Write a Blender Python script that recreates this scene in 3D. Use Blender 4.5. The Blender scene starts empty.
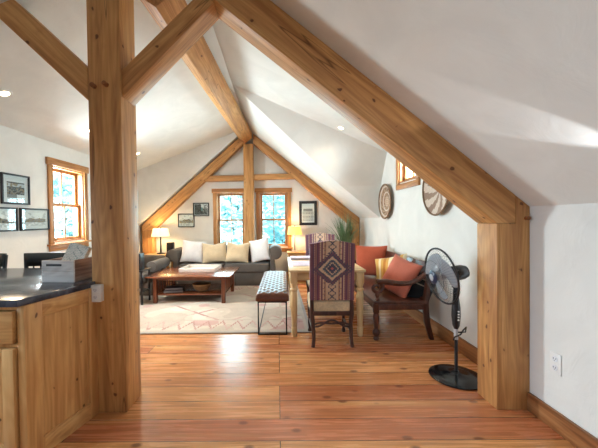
import bpy, bmesh, math, random
from mathutils import Vector, Matrix, Euler, noise
random.seed(7)
C = bpy.context.scene.collection
SC = bpy.context.scene
R = math.radians

# ------------------------------------------------------------------ camera
cam = bpy.data.cameras.new('camera')
cam.sensor_fit = 'HORIZONTAL'; cam.sensor_width = 36.0
cam.lens = 310.0 / 598.0 * 36.0
cam.shift_x = 24.0 / 598.0
cam.clip_start = 0.05
co = bpy.data.objects.new('camera', cam); C.objects.link(co)
rot = Matrix.Rotation(R(0.5), 4, 'Z') @ Matrix.Rotation(R(-0.9), 4, 'X') @ Matrix.Rotation(R(0.7), 4, 'Y') @ Matrix.Rotation(R(90), 4, 'X')
co.matrix_world = Matrix.Translation((0, 0, 1.38)) @ rot
SC.camera = co

# ------------------------------------------------------------------ world, light, exposure
w = bpy.data.worlds.new('sky'); SC.world = w; w.use_nodes = True
bg = w.node_tree.nodes['Background']
bg.inputs['Color'].default_value = (0.80, 0.91, 1.0, 1)
bg.inputs['Strength'].default_value = 4.5
sun = bpy.data.lights.new('sun', 'SUN'); sun.energy = 9.0; sun.angle = R(4); sun.color = (1, .96, .9)
so = bpy.data.objects.new('sun', sun); C.objects.link(so); so.rotation_euler = (R(35), R(-20), 0)


def area(name, loc, rot, sx, sy, power, col):
    l = bpy.data.lights.new(name, 'AREA'); l.shape = 'RECTANGLE'; l.size = sx; l.size_y = sy
    l.energy = power; l.color = col
    o = bpy.data.objects.new(name, l); C.objects.link(o); o.location = loc; o.rotation_euler = rot
    return o


# daylight falling in through the windows, plus two added fill lamps out of view
area('daylight_gable', (-0.6, 7.75, 1.5), (R(-90), 0, 0), 2.2, 1.4, 150, (.55, .88, 1))
area('daylight_side', (-3.6, 4.66, 1.6), (0, R(-82), 0), 1.1, .8, 230, (.86, .94, 1))
area('daylight_dormer', (2.3, 4.42, 2.15), (0, R(62), 0), .5, .7, 120, (.86, .94, 1))
area('fill_rear', (0.2, -2.3, 1.6), (R(90), 0, 0), 3.8, 2.0, 15, (.60, .80, 1))  # added fill lamp just inside the closed rear wall
area('fill_left', (-3.05, 0.6, 1.3), (0, R(-68), 0), 1.2, 1.8, 26, (.60, .79, 1)).data.spread = R(84)  # added fill lamp before the left wall, no window behind it
gl = bpy.data.lights.new('streak_spot', 'SPOT'); gl.energy = 16; gl.spot_size = R(26); gl.spot_blend = .5; gl.shadow_soft_size = .01; gl.color = (.9, .95, 1)
go = bpy.data.objects.new('streak_spot', gl); C.objects.link(go); go.location = (1.60, 1.17, 1.47)      # added spot out of view, draws a reflected-sun streak on the near slope
go.rotation_euler = (Vector((1.20, 1.69, 1.905)) - go.location).to_track_quat('-Z', 'Y').to_euler()
SC.view_settings.view_transform = 'Standard'; SC.view_settings.look = 'None'
SC.view_settings.gamma = 1; SC.view_settings.use_curve_mapping = False
SC.view_settings.exposure = 0.58


# ------------------------------------------------------------------ materials
def lin(c):
    return tuple((v / 255 / 12.92 if v / 255 <= .04045 else ((v / 255 + .055) / 1.055) ** 2.4) for v in c) + (1,)


class NT:
    def __init__(s, name):
        s.m = bpy.data.materials.new(name); s.m.use_nodes = True
        s.t = s.m.node_tree; s.b = s.t.nodes['Principled BSDF']

    def n(s, typ, **kw):
        nd = s.t.nodes.new(typ)
        for k, v in kw.items():
            if k in nd.inputs: nd.inputs[k].default_value = v
            else: setattr(nd, k, v)
        return nd

    def l(s, a, b): s.t.links.new(a, b)

    def math(s, op, a, b=None):
        nd = s.t.nodes.new('ShaderNodeMath'); nd.operation = op
        for i, v in enumerate((a, b)):
            if v is None: continue
            if isinstance(v, (int, float)): nd.inputs[i].default_value = v
            else: s.l(v, nd.inputs[i])
        return nd.outputs[0]

    def ramp(s, fac, stops, interp='LINEAR'):
        nd = s.t.nodes.new('ShaderNodeValToRGB'); cr = nd.color_ramp; cr.interpolation = interp
        while len(cr.elements) < len(stops): cr.elements.new(.5)
        for e, (p, c) in zip(cr.elements, stops): e.position = p; e.color = c
        s.l(fac, nd.inputs[0]); return nd.outputs[0]

    def mix(s, fac, a, b, mode='MIX'):
        nd = s.t.nodes.new('ShaderNodeMix'); nd.data_type = 'RGBA'; nd.blend_type = mode
        for sock, v in ((nd.inputs[0], fac), (nd.inputs[6], a), (nd.inputs[7], b)):
            if isinstance(v, (int, float, tuple)): sock.default_value = v
            else: s.l(v, sock)
        return nd.outputs[2]

    def coord(s, scale=(1, 1, 1), vary=True, kind='Object'):
        tc = s.n('ShaderNodeTexCoord')
        src = tc.outputs[kind]
        if vary:
            oi = s.n('ShaderNodeObjectInfo')
            cb = s.n('ShaderNodeCombineXYZ')
            for i, k in enumerate((7.3, 3.1, 5.7)): s.l(s.math('MULTIPLY', oi.outputs['Random'], k), cb.inputs[i])
            ad = s.n('ShaderNodeVectorMath', operation='ADD'); s.l(src, ad.inputs[0]); s.l(cb.outputs[0], ad.inputs[1]); src = ad.outputs[0]
        mp = s.n('ShaderNodeMapping'); mp.inputs['Scale'].default_value = scale; s.l(src, mp.inputs[0])
        return mp.outputs[0]

    def bump(s, h, strength=.3, dist=.01):
        b = s.n('ShaderNodeBump'); b.inputs['Strength'].default_value = strength; b.inputs['Distance'].default_value = dist
        s.l(h, b.inputs['Height']); s.l(b.outputs[0], s.b.inputs['Normal'])


def plain(name, col, rough=.6, metal=0, spec=None, emit=None, noise_amt=0, noise_scale=30, bump=0, vary=True):
    k = NT(name); k.b.inputs['Roughness'].default_value = rough; k.b.inputs['Metallic'].default_value = metal
    c = lin(col); k.b.inputs['Base Color'].default_value = c
    if spec is not None: k.b.inputs['Specular IOR Level'].default_value = spec
    if noise_amt or bump:
        nz = k.n('ShaderNodeTexNoise', Scale=noise_scale, Detail=5.0, Roughness=.6); k.l(k.coord((1, 1, 1), vary), nz.inputs['Vector'])
        d = tuple(v * (1 - noise_amt) for v in c[:3]) + (1,); e = tuple(min(1, v * (1 + noise_amt)) for v in c[:3]) + (1,)
        k.l(k.ramp(nz.outputs[0], [(.3, d), (.7, e)]), k.b.inputs['Base Color'])
        if bump: k.bump(nz.outputs[0], bump, .01)
    if emit:
        k.b.inputs['Emission Color'].default_value = lin(col); k.b.inputs['Emission Strength'].default_value = emit
    return k.m


def wood(name, light, mid, dark, axis=0, rough=.45, knots=.12, grain=22, knot_col=(84, 44, 24), spec=.4, checks=False):
    k = NT(name); k.b.inputs['Roughness'].default_value = rough; k.b.inputs['Specular IOR Level'].default_value = spec
    sc = [grain] * 3; sc[axis] = 1.1
    v = k.coord(tuple(sc))
    n1 = k.n('ShaderNodeTexNoise', Scale=1.0, Detail=5.0, Roughness=.6, Distortion=.6); k.l(v, n1.inputs['Vector'])
    sc2 = [5.0] * 3; sc2[axis] = .5
    n2 = k.n('ShaderNodeTexNoise', Scale=1.0, Detail=2.0, Distortion=.4); k.l(k.coord(tuple(sc2)), n2.inputs['Vector'])
    # growth rings: bands bent by the large noise
    rg = k.math('MULTIPLY_ADD', k.math('SINE', k.math('MULTIPLY', n2.outputs[0], 95.0)), .5); rg.node.inputs[2].default_value = .5
    f = k.math('ADD', k.math('MULTIPLY', n1.outputs[0], .55), k.math('ADD', k.math('MULTIPLY', rg, .06), k.math('MULTIPLY', n2.outputs[0], .40)))
    col = k.ramp(f, [(.40, lin(dark)), (.53, lin(mid)), (.67, lin(light))])
    if knots:
        sk = [9.0] * 3; sk[axis] = 7.0
        vo = k.n('ShaderNodeTexVoronoi', Scale=1.0); kn = k.n('ShaderNodeTexNoise', Scale=2.3, Detail=1.0); kc = k.coord(tuple(sk)); k.l(kc, kn.inputs['Vector'])
        kv = k.n('ShaderNodeVectorMath', operation='MULTIPLY_ADD'); k.l(kn.outputs['Color'], kv.inputs[0]); kv.inputs[1].default_value = (.34, .34, .34); k.l(kc, kv.inputs[2]); k.l(kv.outputs[0], vo.inputs['Vector'])
        kf = k.ramp(vo.outputs['Distance'], [(knots * .6, (1, 1, 1, 1)), (knots * .95, (0, 0, 0, 1))])
        kr = k.ramp(vo.outputs['Distance'], [(knots * .6, (1, 1, 1, 1)), (knots * 2.4, (0, 0, 0, 1))])
        col = k.mix(k.math('MULTIPLY', kr, .35), col, lin(dark))
        col = k.mix(k.math('MULTIPLY', kf, .85), col, lin(knot_col))
    if checks:
        s3 = [13.0] * 3; s3[axis] = .45
        n3 = k.n('ShaderNodeTexNoise', Scale=1.0, Detail=1.0); k.l(k.coord(tuple(s3)), n3.inputs['Vector'])
        cf = k.ramp(k.math('ABSOLUTE', k.math('SUBTRACT', n3.outputs[0], .66)), [(.0, (1, 1, 1, 1)), (.008, (0, 0, 0, 1))])
        col = k.mix(k.math('MULTIPLY', cf, .75), col, lin((84, 48, 22)))
    k.l(col, k.b.inputs['Base Color'])
    k.bump(f, .12, .004)
    return k.m


TIMB = dict(light=(222, 172, 112), mid=(200, 146, 88), dark=(168, 114, 66))
timber_m = wood('timber', **TIMB, axis=0, rough=.5, knots=.13, checks=True)
trim_x = wood('fir_trim_x', (204, 150, 94), (180, 124, 72), (146, 94, 50), axis=0, rough=.4, knots=.07)
trim_z = wood('fir_trim_z', (204, 150, 94), (180, 124, 72), (146, 94, 50), axis=2, rough=.4, knots=.07)
trim_y = wood('fir_trim_y', (176, 126, 82), (150, 98, 58), (118, 72, 40), axis=1, rough=.4, knots=.06)
pine_z = wood('knotty_pine_z', (232, 186, 126), (216, 164, 104), (188, 132, 78), axis=2, rough=.35, knots=.12, grain=16)
pine_y = wood('knotty_pine_y', (232, 186, 126), (216, 164, 104), (188, 132, 78), axis=1, rough=.35, knots=.09, grain=16)
pine_x = wood('knotty_pine_x', (232, 186, 126), (216, 164, 104), (188, 132, 78), axis=0, rough=.35, knots=.09, grain=16)
cherry_x = wood('cherry_x', (150, 92, 64), (124, 70, 46), (92, 48, 32), axis=0, rough=.22, knots=0, spec=.6)
cherry_z = wood('cherry_z', (146, 86, 60), (118, 66, 44), (88, 46, 30), axis=2, rough=.3, knots=0)
dark_y = wood('dark_carved_y', (112, 62, 42), (86, 44, 30), (58, 28, 20), axis=1, rough=.3, knots=0, spec=.55)
dark_z = wood('dark_carved_z', (112, 62, 42), (86, 44, 30), (58, 28, 20), axis=2, rough=.3, knots=0, spec=.55)
walnut_z = wood('walnut_leg', (98, 66, 58), (74, 48, 44), (48, 32, 30), axis=2, rough=.3, knots=0)
cream_x = wood('cream_table_x', (236, 214, 172), (222, 196, 150), (200, 170, 122), axis=0, rough=.4, knots=0)
cream_z = wood('cream_table_z', (236, 212, 168), (222, 194, 146), (198, 166, 118), axis=2, rough=.4, knots=0)
crate_m = wood('grey_crate', (246, 240, 234), (228, 220, 212), (196, 184, 176), axis=0, rough=.8, knots=0, grain=40)
crate_my = wood('weathered_crate_end', (186, 158, 140), (158, 128, 112), (120, 92, 80), axis=1, rough=.8, knots=0, grain=40)


def plaster(name, col):
    k = NT(name); k.b.inputs['Roughness'].default_value = .75; k.b.inputs['Specular IOR Level'].default_value = .25
    n1 = k.n('ShaderNodeTexNoise', Scale=2.2, Detail=4.0, Distortion=1.2); k.l(k.coord((1, 1, 1), False), n1.inputs['Vector'])
    n2 = k.n('ShaderNodeTexNoise', Scale=1.0, Detail=5.0, Roughness=.6, Distortion=1.0); k.l(k.coord((3, 4, 3.5), False), n2.inputs['Vector'])
    c = lin(col)
    d = tuple(v * .93 for v in c[:3]) + (1,)
    k.l(k.ramp(n1.outputs[0], [(.35, d), (.65, c)]), k.b.inputs['Base Color'])
    h = k.math('ADD', n1.outputs[0], k.ramp(n2.outputs[0], [(.45, (0, 0, 0, 1)), (.62, (1, 1, 1, 1))]))
    k.bump(h, .36, .004)
    return k.m


plaster_m = plaster('trowelled_plaster', (230, 228, 222))


def floor_mat():
    k = NT('pine_floor'); k.b.inputs['Specular IOR Level'].default_value = .55
    v = k.coord((1, 1, 1), False)
    br = k.n('ShaderNodeTexBrick'); k.l(v, br.inputs['Vector'])
    br.offset = .37; br.offset_frequency = 3
    for nm, val in (('Color1', (0, 0, 0, 1)), ('Color2', (1, 1, 1, 1)), ('Mortar', (.5, .5, .5, 1)), ('Scale', 1.0), ('Mortar Size', .0025), ('Mortar Smooth', .0), ('Bias', 0.0), ('Brick Width', 3.7), ('Row Height', .212)):
        br.inputs[nm].default_value = val
    rnd = k.n('ShaderNodeSeparateColor'); k.l(br.outputs['Color'], rnd.inputs[0]); rv = rnd.outputs[0]
    base = k.ramp(rv, [(0, lin((180, 106, 70))), (.3, lin((220, 158, 100))), (.5, lin((196, 122, 82))), (.68, lin((206, 132, 86))), (.8, lin((230, 178, 114))), (1, lin((204, 130, 90)))])
    # shift grain per board
    cb = k.n('ShaderNodeCombineXYZ'); k.l(k.math('MULTIPLY', rv, 31.7), cb.inputs[2]); k.l(k.math('MULTIPLY', rv, 11.0), cb.inputs[0])
    ad = k.n('ShaderNodeVectorMath', operation='ADD'); k.l(v, ad.inputs[0]); k.l(cb.outputs[0], ad.inputs[1])
    mp = k.n('ShaderNodeMapping'); mp.inputs['Scale'].default_value = (1.6, 30, 1); k.l(ad.outputs[0], mp.inputs[0])
    n1 = k.n('ShaderNodeTexNoise', Scale=1.0, Detail=5.0, Roughness=.6, Distortion=.5); k.l(mp.outputs[0], n1.inputs['Vector'])
    mp2 = k.n('ShaderNodeMapping'); mp2.inputs['Scale'].default_value = (.5, 6, 1); k.l(ad.outputs[0], mp2.inputs[0])
    n2 = k.n('ShaderNodeTexNoise', Scale=1.0, Detail=2.0, Distortion=.3); k.l(mp2.outputs[0], n2.inputs['Vector'])
    g = k.ramp(n1.outputs[0], [(.32, (.68, .60, .56, 1)), (.66, (1.13, 1.12, 1.1, 1))])
    col = k.mix(1.0, base, g, 'MULTIPLY')
    sap = k.ramp(n2.outputs[0], [(.60, (0, 0, 0, 1)), (.70, (1, 1, 1, 1))])
    col = k.mix(k.math('MULTIPLY', sap, .6), col, lin((230, 178, 120)))
    mp3 = k.n('ShaderNodeMapping'); mp3.inputs['Scale'].default_value = (3.4, 6.0, 6); k.l(ad.outputs[0], mp3.inputs[0])
    vo = k.n('ShaderNodeTexVoronoi', Scale=1.0); k.l(mp3.outputs[0], vo.inputs['Vector'])
    kf = k.ramp(vo.outputs['Distance'], [(.08, (1, 1, 1, 1)), (.15, (0, 0, 0, 1))])
    col = k.mix(k.math('MULTIPLY', kf, .75), col, lin((92, 44, 22)))
    col = k.mix(br.outputs['Fac'], col, lin((58, 28, 16)))
    k.l(col, k.b.inputs['Base Color'])
    k.l(k.ramp(n1.outputs[0], [(.3, (.22, .22, .22, 1)), (.7, (.31, .31, .31, 1))]), k.b.inputs['Roughness'])
    h = k.math('SUBTRACT', k.math('MULTIPLY', n1.outputs[0], .15), br.outputs['Fac'])
    k.bump(h, .25, .004)
    return k.m


floor_m = floor_mat()


def stone():
    k = NT('soapstone'); k.b.inputs['Roughness'].default_value = .22; k.b.inputs['Specular IOR Level'].default_value = .6
    n = k.n('ShaderNodeTexNoise', Scale=5.0, Detail=6.0, Distortion=1.5); k.l(k.coord(), n.inputs['Vector'])
    k.l(k.ramp(n.outputs[0], [(.35, lin((46, 50, 60))), (.55, lin((70, 74, 86))), (.75, lin((112, 116, 126)))]), k.b.inputs['Base Color'])
    return k.m


stone_m = stone()


def fabric(name, col, amt=.12, scale=180, rough=.9):
    k = NT(name); k.b.inputs['Roughness'].default_value = rough; k.b.inputs['Specular IOR Level'].default_value = .2
    k.b.inputs['Sheen Weight'].default_value = .15
    n = k.n('ShaderNodeTexNoise', Scale=scale, Detail=3.0); k.l(k.coord(), n.inputs['Vector'])
    n2 = k.n('ShaderNodeTexNoise', Scale=6.0, Detail=3.0); k.l(k.coord(), n2.inputs['Vector'])
    c = lin(col)
    f = k.math('ADD', k.math('MULTIPLY', n.outputs[0], .5), k.math('MULTIPLY', n2.outputs[0], .5))
    k.l(k.ramp(f, [(.35, tuple(v * (1 - amt) for v in c[:3]) + (1,)), (.65, tuple(min(1, v * (1 + amt)) for v in c[:3]) + (1,))]), k.b.inputs['Base Color'])
    k.bump(f, .3, .004)
    return k.m


def glass(name='window_glass'):
    m = bpy.data.materials.new(name); m.use_nodes = True; t = m.node_tree; t.nodes.clear()
    o = t.nodes.new('ShaderNodeOutputMaterial'); mx = t.nodes.new('ShaderNodeMixShader')
    tr = t.nodes.new('ShaderNodeBsdfTransparent'); gl = t.nodes.new('ShaderNodeBsdfGlossy'); gl.inputs['Roughness'].default_value = .02
    lw = t.nodes.new('ShaderNodeLayerWeight'); lw.inputs[0].default_value = .5
    pw = t.nodes.new('ShaderNodeMath'); pw.operation = 'POWER'; pw.inputs[1].default_value = 5; t.links.new(lw.outputs['Facing'], pw.inputs[0])
    fr = t.nodes.new('ShaderNodeMath'); fr.operation = 'MULTIPLY_ADD'; fr.inputs[1].default_value = .9; fr.inputs[2].default_value = .035; t.links.new(pw.outputs[0], fr.inputs[0])
    tr.inputs[0].default_value = (.93, .97, .97, 1)
    t.links.new(fr.outputs[0], mx.inputs[0]); t.links.new(tr.outputs[0], mx.inputs[1]); t.links.new(gl.outputs[0], mx.inputs[2]); t.links.new(mx.outputs[0], o.inputs[0])
    return m


glass_m = glass()
sofa_m = fabric('charcoal_sofa_fabric', (92, 84, 78), .15)
white_m = fabric('white_cushion', (224, 220, 220))
sand_m = fabric('sand_cushion', (204, 182, 150), .16)
rust_m = fabric('rust_cushion', (186, 92, 66))
salmon_m = fabric('salmon_cushion', (202, 116, 96))
cream_fab = fabric('cream_seat_fabric', (214, 200, 170), .2, 60)
black_m = plain('black_plastic', (24, 24, 27), .35)
blackmetal = plain('black_iron', (30, 36, 40), .4, .7)
gloss_black = plain('glossy_black_base', (14, 14, 17), .15)
frame_m = plain('black_frame', (34, 34, 40), .4)
mat_m = plain('white_mat_board', (226, 226, 228), .8)
white_pl = plain('white_plastic', (232, 230, 226), .35)
slot_m = plain('outlet_slot', (60, 58, 56), .6)
grey_pl = plain('grey_plastic', (176, 178, 182), .35)
bluehub = plain('blue_badge', (30, 46, 76), .3)
chrome = plain('brushed_steel', (190, 188, 184), .3, .9)
blade_m = plain('fan_blade_grey', (150, 154, 160), .3)
stool_m = plain('teal_black_stool', (34, 44, 52), .4)
basket_m = plain('woven_basket', (122, 90, 60), .8, noise_amt=.4, noise_scale=90, bump=.4)
leather = plain('brown_leather', (104, 62, 46), .3, noise_amt=.2, noise_scale=40, bump=.1, spec=.6)
leaf_m = plain('grass_leaf', (104, 132, 92), .5, noise_amt=.3, noise_scale=8)
pot_m = plain('woven_pot', (122, 92, 62), .8, noise_amt=.3, noise_scale=60, bump=.3)
shade_m = None


def shade_mat(name, col, em):
    k = NT(name); k.b.inputs['Base Color'].default_value = lin(col); k.b.inputs['Roughness'].default_value = .9
    k.b.inputs['Emission Color'].default_value = lin(col); k.b.inputs['Emission Strength'].default_value = em
    n = k.n('ShaderNodeTexNoise', Scale=150.0); k.l(k.coord(), n.inputs['Vector']); k.bump(n.outputs[0], .1, .002)
    return k.m


shade_cream = shade_mat('lit_cream_shade', (255, 238, 186), .75)
shade_gold = shade_mat('lit_gold_shade', (255, 206, 110), .75)


# ------------------------------------------------------------------ mesh helpers
class MB:
    """collects shapes; build() links them as ONE mesh object"""
    def __init__(s): s.bm = bmesh.new(); s.mi = 0

    def _tag(s, verts):
        for f in {f for v in verts for f in v.link_faces}: f.material_index = s.mi

    def box(s, lo, hi, bev=0, seg=2, mat=None):
        r = bmesh.ops.create_cube(s.bm, size=1); vs = r['verts']
        c = [(a + b) / 2 for a, b in zip(lo, hi)]; d = [b - a for a, b in zip(lo, hi)]
        for v in vs: v.co = Vector((v.co.x * d[0] + c[0], v.co.y * d[1] + c[1], v.co.z * d[2] + c[2]))
        if bev:
            es = list({e for v in vs for e in v.link_edges})
            q = bmesh.ops.bevel(s.bm, geom=es, offset=bev, segments=seg, affect='EDGES', profile=.5)
            vs = list({v for f in q['faces'] for v in f.verts} | {v for v in vs if v.is_valid})
        if mat is not None:
            for v in vs: v.co = mat @ v.co
        s._tag(vs); return s

    def tube(s, pts, rad, seg=10, cap=True, closed=False):
        pts = [Vector(p) for p in pts]; n = len(pts)
        rr = rad if isinstance(rad, (list, tuple)) else [rad] * n
        rings = []; up = None
        for i, p in enumerate(pts):
            if closed: t = (pts[(i + 1) % n] - pts[i - 1]).normalized()
            else: t = (pts[min(i + 1, n - 1)] - pts[max(i - 1, 0)]).normalized()
            if up is None:
                a = Vector((0, 0, 1)) if abs(t.z) < .9 else Vector((1, 0, 0)); up = t.cross(a).normalized()
            up = (up - t * up.dot(t)).normalized(); sd = t.cross(up)
            rings.append([s.bm.verts.new(p + (up * math.cos(2 * math.pi * j / seg) + sd * math.sin(2 * math.pi * j / seg)) * rr[i]) for j in range(seg)])
        for i in range(n if closed else n - 1):
            a, b = rings[i], rings[(i + 1) % n]
            for j in range(seg): s.bm.faces.new((a[j], a[(j + 1) % seg], b[(j + 1) % seg], b[j])).material_index = s.mi
        if cap and not closed:
            for rg in (rings[0][::-1], rings[-1]): s.bm.faces.new(rg).material_index = s.mi
        return s

    def lathe(s, prof, c=(0, 0, 0), seg=24, mat=None, cap=True):
        """prof: (radius, height) up the local z axis"""
        M = mat if mat is not None else Matrix.Translation(c)
        rings = [[s.bm.verts.new(M @ Vector((r * math.cos(2 * math.pi * j / seg), r * math.sin(2 * math.pi * j / seg), h))) for j in range(seg)] for r, h in prof]
        for a, b in zip(rings, rings[1:]):
            for j in range(seg): s.bm.faces.new((a[j], a[(j + 1) % seg], b[(j + 1) % seg], b[j])).material_index = s.mi
        if cap:
            for rg, p in ((rings[0][::-1], prof[0]), (rings[-1], prof[-1])):
                if p[0] > 1e-5: s.bm.faces.new(rg).material_index = s.mi
        return s

    def prism(s, poly, a, b, plane='xz', bev=0):
        """polygon in a plane, extruded from a to b along the third axis"""
        def P(u, v, w): return {'xz': (u, w, v), 'yz': (w, u, v), 'xy': (u, v, w)}[plane]
        A = [s.bm.verts.new(P(u, v, a)) for u, v in poly]; B = [s.bm.verts.new(P(u, v, b)) for u, v in poly]
        n = len(poly); fs = [s.bm.faces.new(A), s.bm.faces.new(B[::-1])]
        for i in range(n): fs.append(s.bm.faces.new((A[i], B[i], B[(i + 1) % n], A[(i + 1) % n])))
        for f in fs: f.material_index = s.mi
        bmesh.ops.recalc_face_normals(s.bm, faces=fs)
        if bev:
            bmesh.ops.bevel(s.bm, geom=list({e for f in fs for e in f.edges}), offset=bev, segments=2, affect='EDGES', profile=.5)
        return s

    def grid(s, fn, nu, nv, matfn=None, wrap_u=False):
        V = [[s.bm.verts.new(fn(i / nu, j / nv)) for j in range(nv + 1)] for i in range(nu if wrap_u else nu + 1)]
        for i in range(nu):
            for j in range(nv):
                i2 = (i + 1) % nu if wrap_u else i + 1
                f = s.bm.faces.new((V[i][j], V[i2][j], V[i2][j + 1], V[i][j + 1]))
                f.material_index = matfn((i + .5) / nu, (j + .5) / nv) if matfn else s.mi
        return s

    def build(s, name, mats, parent=None, smooth=True, angle=35, fix=True):
        if fix: bmesh.ops.recalc_face_normals(s.bm, faces=s.bm.faces)
        me = bpy.data.meshes.new(name); s.bm.to_mesh(me); s.bm.free()
        for m in (mats if isinstance(mats, (list, tuple)) else [mats]): me.materials.append(m)
        if smooth:
            for p in me.polygons: p.use_smooth = True
            me.set_sharp_from_angle(angle=R(angle))
        o = bpy.data.objects.new(name, me); C.objects.link(o)
        if parent is not None: o.parent = parent
        return o


def tag(o, label=None, cat=None, group=None, kind=None):
    if label: o['label'] = label
    if cat: o['category'] = cat
    if group: o['group'] = group
    if kind: o['kind'] = kind
    return o


def empty(name, loc=(0, 0, 0), rz=0, label=None, cat=None, group=None, kind=None, rot=None):
    o = bpy.data.objects.new(name, None); C.objects.link(o); o.location = loc
    o.rotation_euler = rot if rot else (0, 0, rz); o.empty_display_size = .1
    return tag(o, label, cat, group, kind)


def copy_tree(o, parent=None):
    c = o.copy(); C.objects.link(c)
    if parent is not None: c.parent = parent
    for ch in list(o.children): copy_tree(ch, c)
    return c


def solid(o, th):
    md = o.modifiers.new('thickness', 'SOLIDIFY'); md.thickness = th; md.offset = 1
    return o


def superell(rx, ry, rz, e1=.35, e2=.35, nu=32, nv=16, M=Matrix()):
    def sp(x, e): return math.copysign(abs(x) ** e, x)
    def fn(u, v):
        a = u * 2 * math.pi; b = (v - .5) * math.pi
        return M @ Vector((rx * sp(math.cos(b), e1) * sp(math.cos(a), e2), ry * sp(math.cos(b), e1) * sp(math.sin(a), e2), rz * sp(math.sin(b), e1)))
    return fn


# ------------------------------------------------------------------ the room shell
XL, XN, XF, YB, Y0, YT = -3.15, 1.78, 1.86, 7.2, -2.5, 2.42
RX, RZ, S, K = -.66, 3.43, .8125, .376
def zr(x): return RZ - (S if x > RX else .87) * abs(x - RX)
def zd(x): return RZ - K * abs(x - RX)


MB().box((XL - .3, Y0, -.12), (XF + .3, YB + .2, 0)).build('floor', floor_m, smooth=False)['kind'] = 'structure'


def wall(name, outer, holes, plane, at, th):
    """planar wall with rectangular openings, given a real thickness outwards"""
    bm = bmesh.new()
    def P(u, v): return (at, u, v) if plane == 'yz' else (u, at, v)
    es = []
    for loop in [outer] + [[(a, c), (b, c), (b, d), (a, d)] for a, b, c, d in holes]:
        vs = [bm.verts.new(P(u, v)) for u, v in loop]
        es += [bm.edges.new((vs[i], vs[(i + 1) % len(vs)])) for i in range(len(vs))]
    bmesh.ops.triangle_fill(bm, use_beauty=True, edges=es)
    r = bmesh.ops.extrude_face_region(bm, geom=bm.faces[:])
    d = Vector((th, 0, 0)) if plane == 'yz' else Vector((0, th, 0))
    for v in [g for g in r['geom'] if isinstance(g, bmesh.types.BMVert)]: v.co += d
    bmesh.ops.recalc_face_normals(bm, faces=bm.faces)
    me = bpy.data.meshes.new(name); bm.to_mesh(me); bm.free(); me.materials.append(plaster_m)
    o = bpy.data.objects.new(name, me); C.objects.link(o); o['kind'] = 'structure'
    return o


wall('wall_back', [(XL - .15, 0), (XF + .15, 0), (XF + .15, zr(XF) - .05), (RX, RZ + .08), (XL - .15, zr(XL) - .05)],
     [(-1.41, -.77, .74, 2.0), (-.41, .23, .74, 2.0)], 'xz', YB, .16)
wall('wall_rear', [(XL - .15, 0), (XN + .15, 0), (XN + .15, zr(XN) - .05), (RX, RZ + .08), (XL - .15, zd(XL) + .03)], [], 'xz', Y0, -.16)  # unseen blank wall, added to shut out sky light from behind
wall('wall_left', [(Y0, 0), (YB, 0), (YB, zr(XL)), (6.93, zr(XL)), (6.93, zd(XL)), (Y0, zd(XL))], [(4.31, 5.01, 1.09, 2.17)], 'yz', XL, -.16)
wall('wall_right', [(YT, 0), (YB, 0), (YB, zr(XF)), (5.66, zr(XF)), (5.6, 1.953), (5.274, zd(XF)), (YT, zd(XF))], [(4.13, 4.73, 1.9, 2.3)], 'yz', XF, .16)
wall('wall_right_near', [(Y0, 0), (2.3, 0), (2.3, zr(XN)), (Y0, zr(XN))], [], 'yz', XN, .16)

cl = MB()
def poly(*pts): cl.bm.faces.new([cl.bm.verts.new(p) for p in pts])
poly((RX, Y0, RZ), (XN, Y0, zr(XN)), (XN, YT, zr(XN)), (RX, YT, RZ))
poly((RX, YT, RZ), (XN + .08, YT, zr(XN + .08)), (XN + .08, YT, zd(XN + .08)))
poly((RX, YT, RZ), (XF, YT, zd(XF)), (XF, 5.274, zd(XF)), (RX, 4.72, RZ))
xc = RX + (RZ - 1.953) / S
poly((xc, 5.6, 1.953), (XF, 5.6, 1.953), (XF, 5.274, zd(XF)), (RX, 4.72, RZ))
poly((xc, 5.6, 1.953), (XF, 5.6, 1.953), (XF, 5.66, zr(XF)))
poly((RX, 4.72, RZ), (xc, 5.6, 1.953), (XF, 5.66, zr(XF)), (XF, YB, zr(XF)), (RX, YB, RZ))
poly((RX, Y0, RZ), (RX, 6.93, RZ), (XL, 6.93, zd(XL)), (XL, Y0, zd(XL)))
poly((RX, 6.93, RZ), (XL, 6.93, zd(XL)), (XL, 6.93, zr(XL)))
poly((RX, 6.93, RZ), (XL, 6.93, zr(XL)), (XL, YB, zr(XL)), (RX, YB, RZ))
cl.build('ceiling', plaster_m, smooth=False, fix=False)['kind'] = 'structure'


def base(name, lo, hi, m):
    MB().box(lo, hi, .006).build(name, m)['kind'] = 'structure'


base('baseboard_right', (XF - .025, 2.42, 0), (XF, YB - .12, .15), trim_y)
base('baseboard_near', (XN - .025, Y0, 0), (XN, 2.2, .13), trim_y)
base('baseboard_left', (XL, Y0, 0), (XL + .025, YB - .12, .15), trim_y)
base('baseboard_back', (-2.8, YB - .025, 0), (1.62, YB, .15), trim_x)


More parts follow.
